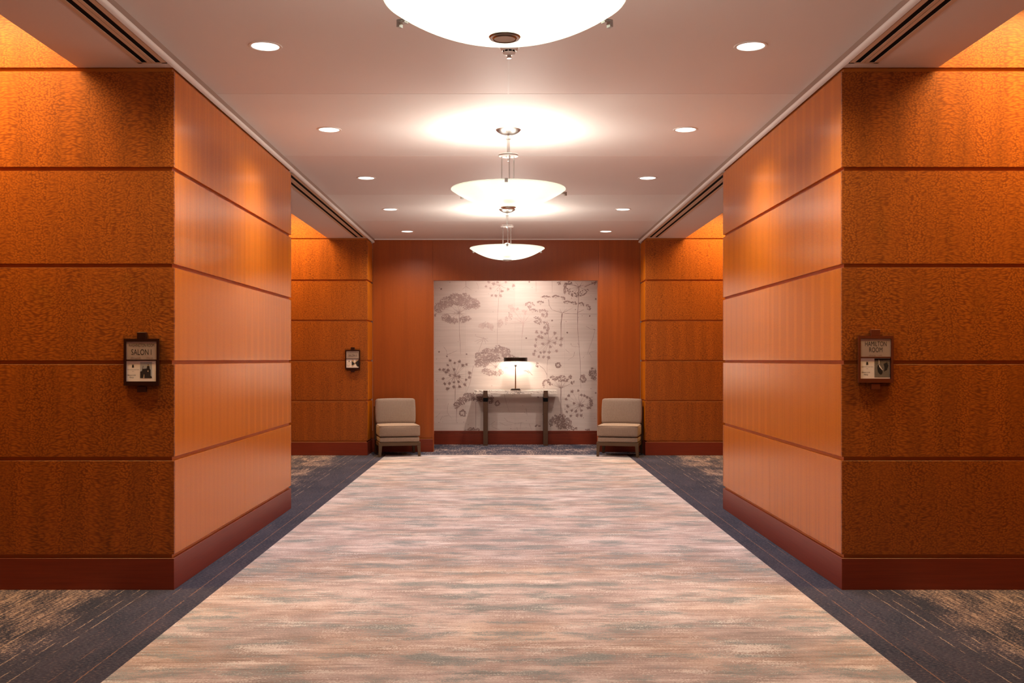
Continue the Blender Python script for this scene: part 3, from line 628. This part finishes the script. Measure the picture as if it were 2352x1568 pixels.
def make_chair():
    t = thing('armless_chair')                      # local: front at y=0 looking to -y, back at y=.62
    W = .302
    sd_ = obj('seat_deck', cushion(-W + .012, W - .012, .004, .60, .207, .281, .018, .002, 7, .002), M['fabric'], t, True)
    sc_ = obj('seat_cushion', cushion(-W + .006, W - .006, -.004, .50, .286, .452, .026, .014, 10, .008), M['fabric'], t, True)
    for zz in (.452 - .012, .286 + .012):
        bm = bmesh.new(); e = .015; x0, x1, y0, y1 = -W + .011, W - .011, .0, .495; pts = []
        for (cx, cy, a0) in ((x1 - e, y0 + e, -90), (x1 - e, y1 - e, 0), (x0 + e, y1 - e, 90), (x0 + e, y0 + e, 180)):
            for kk in range(5): a = R(a0 + 90 * kk / 4); pts.append((cx + e * math.cos(a), cy + e * math.sin(a), zz))
        tube(bm, pts, .0042, 6, closed=True); obj('piping', bm, M['piping'], sc_, True)
    # backrest leans back
    bk = obj('backrest', cushion(-.292, .292, .0, .13, .0, .378, .03, .010, 10, .012), M['fabric'], t, True)
    bk.location = (0, .455, .447); bk.rotation_euler = (R(-9), 0, 0)
    for s_ in (-1, 1):
        bm = bmesh.new(); xx = sorted((s_ * .287, s_ * .305))
        v = [(.545, .20), (.60, .20), (.69, .70), (.545, .70)]
        vv = [[bm.verts.new((x_, a, b)) for a, b in v] for x_ in xx]
        for i in range(4): bm.faces.new((vv[0][i], vv[0][(i + 1) % 4], vv[1][(i + 1) % 4], vv[1][i]))
        bm.faces.new(vv[0]); bm.faces.new(vv[1][::-1])
        bmesh.ops.bevel(bm, geom=bm.edges[:], offset=.002, segments=1, affect='EDGES')
        obj('back_frame', bm, M['walnut'], t)
    obj('back_panel', bx(-.286, .286, .615, .635, .22, .69), M['walnut'], t)
    bm = bmesh.new(); box(bm, -W, W, 0, .025, .157, .207, .002); box(bm, -W, W, .575, .60, .157, .207, .002)
    box(bm, -W, -W + .022, .025, .575, .157, .207); box(bm, W - .022, W, .025, .575, .157, .207)
    obj('seat_rail', bm, M['walnut'], t)
    obj('dust_cover', bx(-W + .022, W - .022, .025, .575, .16, .165), M['backing'], t)
    for sx in (-1, 1):
        for fy in (0, 1):
            bm = bmesh.new(); r = bmesh.ops.create_cube(bm, size=1)['verts']
            y0 = .0 if fy == 0 else .55; sp = 0 if fy == 0 else .04
            for q in r:
                top = q.co.z > 0; outer = q.co.x * sx > 0; wd = .050 if top else .034
                fx_ = .302 - (0 if outer else wd)
                back = q.co.y > 0
                q.co = Vector((sx * fx_, y0 + (wd if back else 0) + (0 if top else sp * fy) + (0 if (top or fy) else .0), .157 if top else 0))
            bmesh.ops.bevel(bm, geom=bm.edges[:], offset=.002, segments=1, affect='EDGES')
            obj('leg', bm, M['walnut'], t)
    return t
c1 = make_chair(); c1.location = (-1.535, 14.40, .003); c1.rotation_euler.z = R(13)
tag(c1, 'armless beige dotted chair with walnut legs left of the papered opening', 'chair', 'pair of armless chairs at the end wall')
c2 = copy_tree(c1); c2.location = (1.59, 14.36, .003); c2.rotation_euler.z = R(-13.5)
tag(c2, 'armless beige dotted chair with walnut legs right of the papered opening', 'chair', 'pair of armless chairs at the end wall')

# ------------------------------------------------------------------ console table and lamp
def marble():
    s = NT('veined_marble', .25); x, y, z = s.xyz()
    wv = s.noise(s.vec(x, y, z), 6, 3)
    a = s.math('ADD', s.math('MULTIPLY', x, 9.0), s.math('MULTIPLY', z, 16.0))
    n1 = s.noise(s.vec(s.math('ADD', a, s.math('MULTIPLY', wv, 5.0)), s.math('MULTIPLY', z, 6.0), y), 1.6, 5, .65)
    v = s.ramp(n1, [(.0, 0.0), (.455, 0.0), (.48, 1.0), (.51, .1), (.60, 0.0), (.63, .55), (.66, 0.0)])
    s.color(s.mix(v, (.90, .82, .72), (.08, .04, .025))); return s.m
M['marble'] = marble()
TX0, TX1, TY0, TY1 = -.524, .827, 16.27, 16.525
tb = thing('console_table', ((TX0 + TX1) / 2, (TY0 + TY1) / 2, 0)); tag(tb, 'narrow console table with veined marble top and bronze legs against the papered wall', 'table')
cx_, cy_ = tb.location.x, tb.location.y
obj('table_top', bx(TX0 - cx_, TX1 - cx_, TY0 + .012 - cy_, TY1 - .012 - cy_, .838, .900, bev=.003, seg=2), M['marble'], tb)
for lx in (-.376, .603):
    for yy, s_ in ((TY0, 0), (TY1, 1)):
        ya, yb = (yy, yy + .045) if s_ == 0 else (yy - .045, yy)
        ya -= cy_; yb -= cy_
        leg = obj('leg', bx(lx - cx_, lx + .072 - cx_, ya, yb, 0, .716, bev=.002), M['bronze'], tb)
        ca, cb = (ya, ya + .0115) if s_ == 0 else (yb - .0115, yb)
        up = bmesh.new(); box(up, lx - cx_ + .002, lx + .070 - cx_, ca, cb, .778, .896, .001); obj('clamp', up, M['bronze'], tb)
        obj('collar', bx(lx - cx_ - .001, lx + .073 - cx_, ya - .001 if s_ == 0 else ya, yb if s_ == 0 else yb + .001, .716, .778, bev=.001), M['black'], tb)
    obj('cross_bar', bx(lx - cx_ + .004, lx + .068 - cx_, TY0 + .045 - cy_, TY1 - .045 - cy_, .778, .838), M['bronze'], tb)
    obj('cross_bar', bx(lx - cx_ + .004, lx + .068 - cx_, TY0 + .045 - cy_, TY1 - .045 - cy_, .716, .777), M['dark'], tb)
lm = thing('table_lamp', (.150, 16.35, .900)); tag(lm, 'slim brass table lamp with a flat dark drum shade on the console table', 'lamp')
bm = bmesh.new(); box(bm, -.083, .083, -.05, .05, 0, .014, .002); box(bm, -.070, .070, -.042, .042, .014, .026, .002); obj('base', bm, M['dark'], lm)
bm = bmesh.new(); tube(bm, [(0, 0, .026), (0, 0, .385)], [.0105, .0075], 16); obj('stem', bm, M['brass'], lm, True)
bm = bmesh.new(); lathe(bm, [(0, .380), (.012, .380), (.018, .392), (.021, .402), (.021, .416), (0, .416)], 20); obj('socket', bm, M['chrome'], lm, True)
bm = bmesh.new(); lathe(bm, [(0, .416), (.020, .416), (.026, .430), (.028, .445), (.020, .455), (0, .458)], 20); obj('bulb', bm, M['bulb'], lm, True)
bm = bmesh.new(); lathe(bm, [(.192, .471), (.192, .532), (.045, .532), (.045, .529), (.189, .529), (.189, .471)], 64, close=True); sh = obj('shade', bm, M['dark'], lm, True)
bm = bmesh.new(); lathe(bm, [(0, .537), (.055, .537), (.055, .542), (0, .543)], 32); obj('shade_cap', bm, M['dark'], sh, True)
bm = bmesh.new(); lathe(bm, [(.188, .472), (.188, .5285), (.0455, .5285), (.0455, .5275), (.187, .5275), (.187, .472)], 64, close=True); obj('shade_lining', bm, M['plastic'], sh, True)
for kk in range(3):
    a = R(120 * kk + 40); bm = bmesh.new(); tube(bm, [(0, 0, .412), (.03 * math.cos(a), .03 * math.sin(a), .45), (.05 * math.cos(a), .05 * math.sin(a), .531)], .0016, 6); obj('harp', bm, M['brass'], lm)
bm = bmesh.new(); tube(bm, [(0, 0, .45), (0, 0, .54)], .003, 6); obj('finial_rod', bm, M['brass'], lm)
light('POINT', 'lamp', LAMP_W, (1, .86, .72), (0, 0, .490), lm, shadow_soft_size=.022)

# ------------------------------------------------------------------ room signs
M['acrylic'] = NT('clear_acrylic', .05).m
M['acrylic'].node_tree.nodes['Principled BSDF'].inputs['Transmission Weight'].default_value = 1
M['acrylic'].node_tree.nodes['Principled BSDF'].inputs['IOR'].default_value = 1.2
M['signframe'] = plain('sign_bronze', (.035, .010, .006), .3, .3); M['signframe2'] = plain('sign_copper', (.17, .040, .015), .3, .3)
M['plate'] = plain('sign_taupe', (.40, .30, .25), .45, .2); M['card'] = plain('card_white', (.78, .68, .62), .6)
M['ink'] = plain('black_ink', (.012, .008, .008), .6); M['photo_sky'] = plain('print_grey_sky', (.36, .36, .37), .6)
M['photo_mid'] = plain('print_mid_grey', (.16, .14, .12), .6); M['photo_tan'] = plain('print_tan', (.55, .38, .22), .6)
def halftone():
    s = NT('print_halftone', .6); x, y, z = s.xyz()
    f = s.n('TexVoronoi', {'Vector': s.vec(x, z), 'Scale': 420.0}, voronoi_dimensions='2D').outputs[0]
    s.color(s.mix(s.mapr(f, .2, .6, 0, 1), (.30, .25, .20), (.04, .03, .025))); return s.m
M['halftone'] = halftone()
def text(name, body, x0, x1, z0, z1, y, m, parent, shear=0.0):
    c = bpy.data.curves.new(name, 'FONT'); c.body = body; c.align_x = 'CENTER'; c.shear = shear; c.resolution_u = 5
    o = bpy.data.objects.new(name + '_tmp', c); col.objects.link(o)
    bpy.context.view_layer.update()
    me = bpy.data.meshes.new_from_object(o); bpy.data.objects.remove(o)
    xs = [v.co.x for v in me.vertices]; ys = [v.co.y for v in me.vertices]
    ax, bx_, ay, by = min(xs), max(xs), min(ys), max(ys)
    for v in me.vertices:
        v.co = Vector((x0 + (v.co.x - ax) / (bx_ - ax) * (x1 - x0), y, z0 + (v.co.y - ay) / (by - ay) * (z1 - z0)))
    me.name = name
    return link(name, me, m, parent)
def poly(bm, pts, y):
    vs_ = [bm.verts.new((a, y, b)) for a, b in pts]; bm.faces.new(vs_)
def sign(loc, kind, label, fm):
    t = thing('room_sign', loc); tag(t, label, 'sign', 'room signs beside the meeting rooms')
    S = 1 / 378.0                                   # sign drawn on a 378 units per metre grid, centre at 0,0
    q = lambda a: a * S
    gl = obj('glass_plate', bx(q(-43), q(43), -.012, -.007, q(-61), q(62), bev=.0008), M['acrylic'], t)
    for z0, z1 in ((54, 69), (-68, -55)):
        obj('clip', bx(q(-10), q(10), -.024, 0, q(z0), q(z1), bev=.001), fm, t)
    bm = bmesh.new()
    box(bm, q(-40), q(-35), -.026, -.0125, q(-53), q(54)); box(bm, q(35), q(40), -.026, -.0125, q(-53), q(54))
    box(bm, q(-35), q(35), -.026, -.0125, q(48), q(54)); box(bm, q(-35), q(35), -.026, -.0125, q(-53), q(-44)); box(bm, q(-35), q(35), -.018, -.0125, q(-44), q(48))
    box(bm, q(-35), q(35), -.0255, -.018, q(4), q(6))
    obj('frame', bm, fm, t)
    pl = obj('name_plate', bx(q(-34.5), q(34.5), -.023, -.0182, q(6.4), q(47.5)), M['plate'], t)
    cd = obj('card', bx(q(-34.5), q(33), -.021, -.0182, q(-43.5), q(3.5)), M['card'], t)
    yp, yc = -.0233, -.0213
    if kind == 'salon1' or kind == 'salon2':
        text('lettering', 'WASHINGTON ROOM', q(-29.5), q(29.5), q(35.5), q(42.5), yp, M['ink'], pl)
        text('lettering', 'SALON I' if kind == 'salon1' else 'SALON II', q(-23), q(23), q(17), q(30), yp, M['ink'], pl)
    else:
        text('lettering', 'HAMILTON', q(-24.5), q(24.5), q(30.5), q(41.5), yp, M['ink'], pl)
        text('lettering', 'ROOM', q(-15), q(15), q(17), q(28), yp, M['ink'], pl)
    # braille row
    bm = bmesh.new(); br = random.Random(3)
    xs = range(-24, 25, 3) if kind != 'hamilton' else range(-15, 16, 3)
    for xx in xs:
        if xx in (0, 3): continue
        for dz in (0, 1.3, 2.6):
            for dx in (0, 1.3):
                if br.random() < .5: box(bm, q(xx + dx - .4), q(xx + dx + .4), -.0240, -.0228, q(9.5 + dz - .4), q(9.5 + dz + .4))
    obj('braille', bm, M['plate'], pl)['kind'] = 'stuff'
    # crowned lion head emblem
    bm = bmesh.new(); ex, ez = -19.5, -9
    blobs = [(0, 0, 2.2, 2.8), (-1.2, -1.8, 1.2, 1.6), (1.2, -1.8, 1.2, 1.6), (0, 2.6, 1.8, .7)]
    for ib, (a, b, c, d) in enumerate(blobs):
        poly(bm, [(q(ex + a + c * math.cos(k_ * .5236)), q(ez + b + d * math.sin(k_ * .5236))) for k_ in range(12)], yc - ib * .00004)
    for a in (-1.5, 0, 1.5): poly(bm, [(q(ex + a - .7), q(ez + 2.8)), (q(ex + a + .7), q(ez + 2.8)), (q(ex + a), q(ez + 4.6))], yc - .0002 - a * .00003)
    obj('emblem', bm, M['ink'], cd)
    text('lettering', 'THE RITZ-CARLTON', q(-33), q(-6), q(-17.6), q(-15.8), yc, M['ink'], cd)
    bm = bmesh.new(); poly(bm, [(q(-21.5), q(-20.9)), (q(-17.5), q(-20.9)), (q(-17.5), q(-20.4)), (q(-21.5), q(-20.4))], yc); obj('rule', bm, M['photo_mid'], cd)
    text('lettering', 'History in the', q(-32.5), q(-13), q(-31.5), q(-27.5), yc, M['ink'], cd, .5)
    text('lettering', 'Making', q(-28), q(-17.5), q(-37), q(-32.5), yc, M['ink'], cd, .5)
    # picture on the card
    yq = yc - .0003
    if kind == 'salon1':
        bm = bmesh.new(); poly(bm, [(q(-3), q(-36)), (q(24), q(-36)), (q(24), q(1)), (q(-3), q(1))], yc); pic = obj('picture', bm, M['photo_sky'], cd)
        bm = bmesh.new()
        poly(bm, [(q(-3), q(-36)), (q(24), q(-36)), (q(24), q(-33)), (q(21), q(-31)), (q(21), q(-17)), (q(19), q(-15)), (q(18), q(-9)), (q(15.5), q(-3)), (q(13), q(-9)), (q(12), q(-14)), (q(3), q(-15)), (q(4.5), q(-8)), (q(3.5), q(-8)), (q(1), q(-20)), (q(-3), q(-21))], yq)
        obj('picture_tower', bm, M['ink'], pic)
        bm = bmesh.new(); poly(bm, [(q(13.3), q(-20)), (q(15), q(-22)), (q(16.7), q(-20)), (q(15), q(-18))], yq - .0002)
        poly(bm, [(q(13), q(-8)), (q(18), q(-8)), (q(17.5), q(-6.6)), (q(13.5), q(-6.6))], yq - .0002); poly(bm, [(q(13.6), q(-5)), (q(17.2), q(-5)), (q(16.7), q(-4)), (q(14.2), q(-4))], yq - .0002)
        poly(bm, [(q(4), q(-36)), (q(6.5), q(-36)), (q(6.5), q(-28)), (q(5.5), q(-27))], yq - .0002)
        obj('picture_windows', bm, M['photo_tan'], pic)['kind'] = 'stuff'
    elif kind == 'salon2':
        bm = bmesh.new(); poly(bm, [(q(-5), q(-38)), (q(33), q(-38)), (q(33), q(1)), (q(-5), q(1))], yc); pic = obj('picture', bm, M['photo_tan'], cd)
        bm = bmesh.new(); poly(bm, [(q(-5), q(-30)), (q(-5), q(-5)), (q(8), q(-18)), (q(13), q(-23)), (q(1), q(-30))], yq); poly(bm, [(q(33), q(-2)), (q(33), q(-38)), (q(26), q(-37)), (q(18), q(-22)), (q(13), q(-20)), (q(23), q(-8))], yq)
        obj('picture_walls', bm, M['ink'], pic)
        bm = bmesh.new(); poly(bm, [(q(5), q(1)), (q(18), q(1)), (q(15), q(-12)), (q(11), q(-17)), (q(9), q(-12))], yq)
        poly(bm, [(q(2), q(-38)), (q(24), q(-38)), (q(16), q(-25)), (q(12), q(-25))], yq); obj('picture_ceiling', bm, M['card'], pic)
    else:
        bm = bmesh.new(); poly(bm, [(q(-3), q(-41)), (q(33), q(-41)), (q(33), q(2.5)), (q(-3), q(2.5))], yc); pic = obj('picture', bm, M['halftone'], cd)
        bm = bmesh.new(); poly(bm, [(q(4), q(-14)), (q(6), q(-12)), (q(9), q(-16)), (q(14), q(-22)), (q(16), q(-29)), (q(14), q(-34)), (q(10), q(-34)), (q(5), q(-28)), (q(3.5), q(-20))], yq)
        poly(bm, [(q(18), q(-10)), (q(26), q(-6)), (q(29), q(-14)), (q(26), q(-24)), (q(19), q(-27)), (q(20), q(-18))], yq); poly(bm, [(q(-3), q(-2)), (q(33), q(-1)), (q(33), q(2.5)), (q(-3), q(2.5))], yq)
        obj('picture_shapes', bm, M['ink'], pic)
        bm = bmesh.new(); poly(bm, [(q(7), q(-12)), (q(9), q(-13)), (q(16), q(-24)), (q(15), q(-24.5)), (q(8.5), q(-17))], yq - .0002); poly(bm, [(q(6.5), q(0)), (q(8.5), q(-2)), (q(8), q(-11)), (q(7), q(-11))], yq - .0002)
        obj('picture_highlight', bm, M['card'], pic)
    return t
sign((-2.221, 6.09, 1.383), 'salon1', 'framed room sign reading WASHINGTON ROOM SALON I on the left foreground wall', M['signframe'])
sign((2.229, 6.09, 1.400), 'hamilton', 'framed room sign reading HAMILTON ROOM on the right foreground wall', M['signframe2'])
sign((-2.247, 14.64, 1.397), 'salon2', 'framed room sign reading SALON II on the far left wall near the chair', M['signframe'])
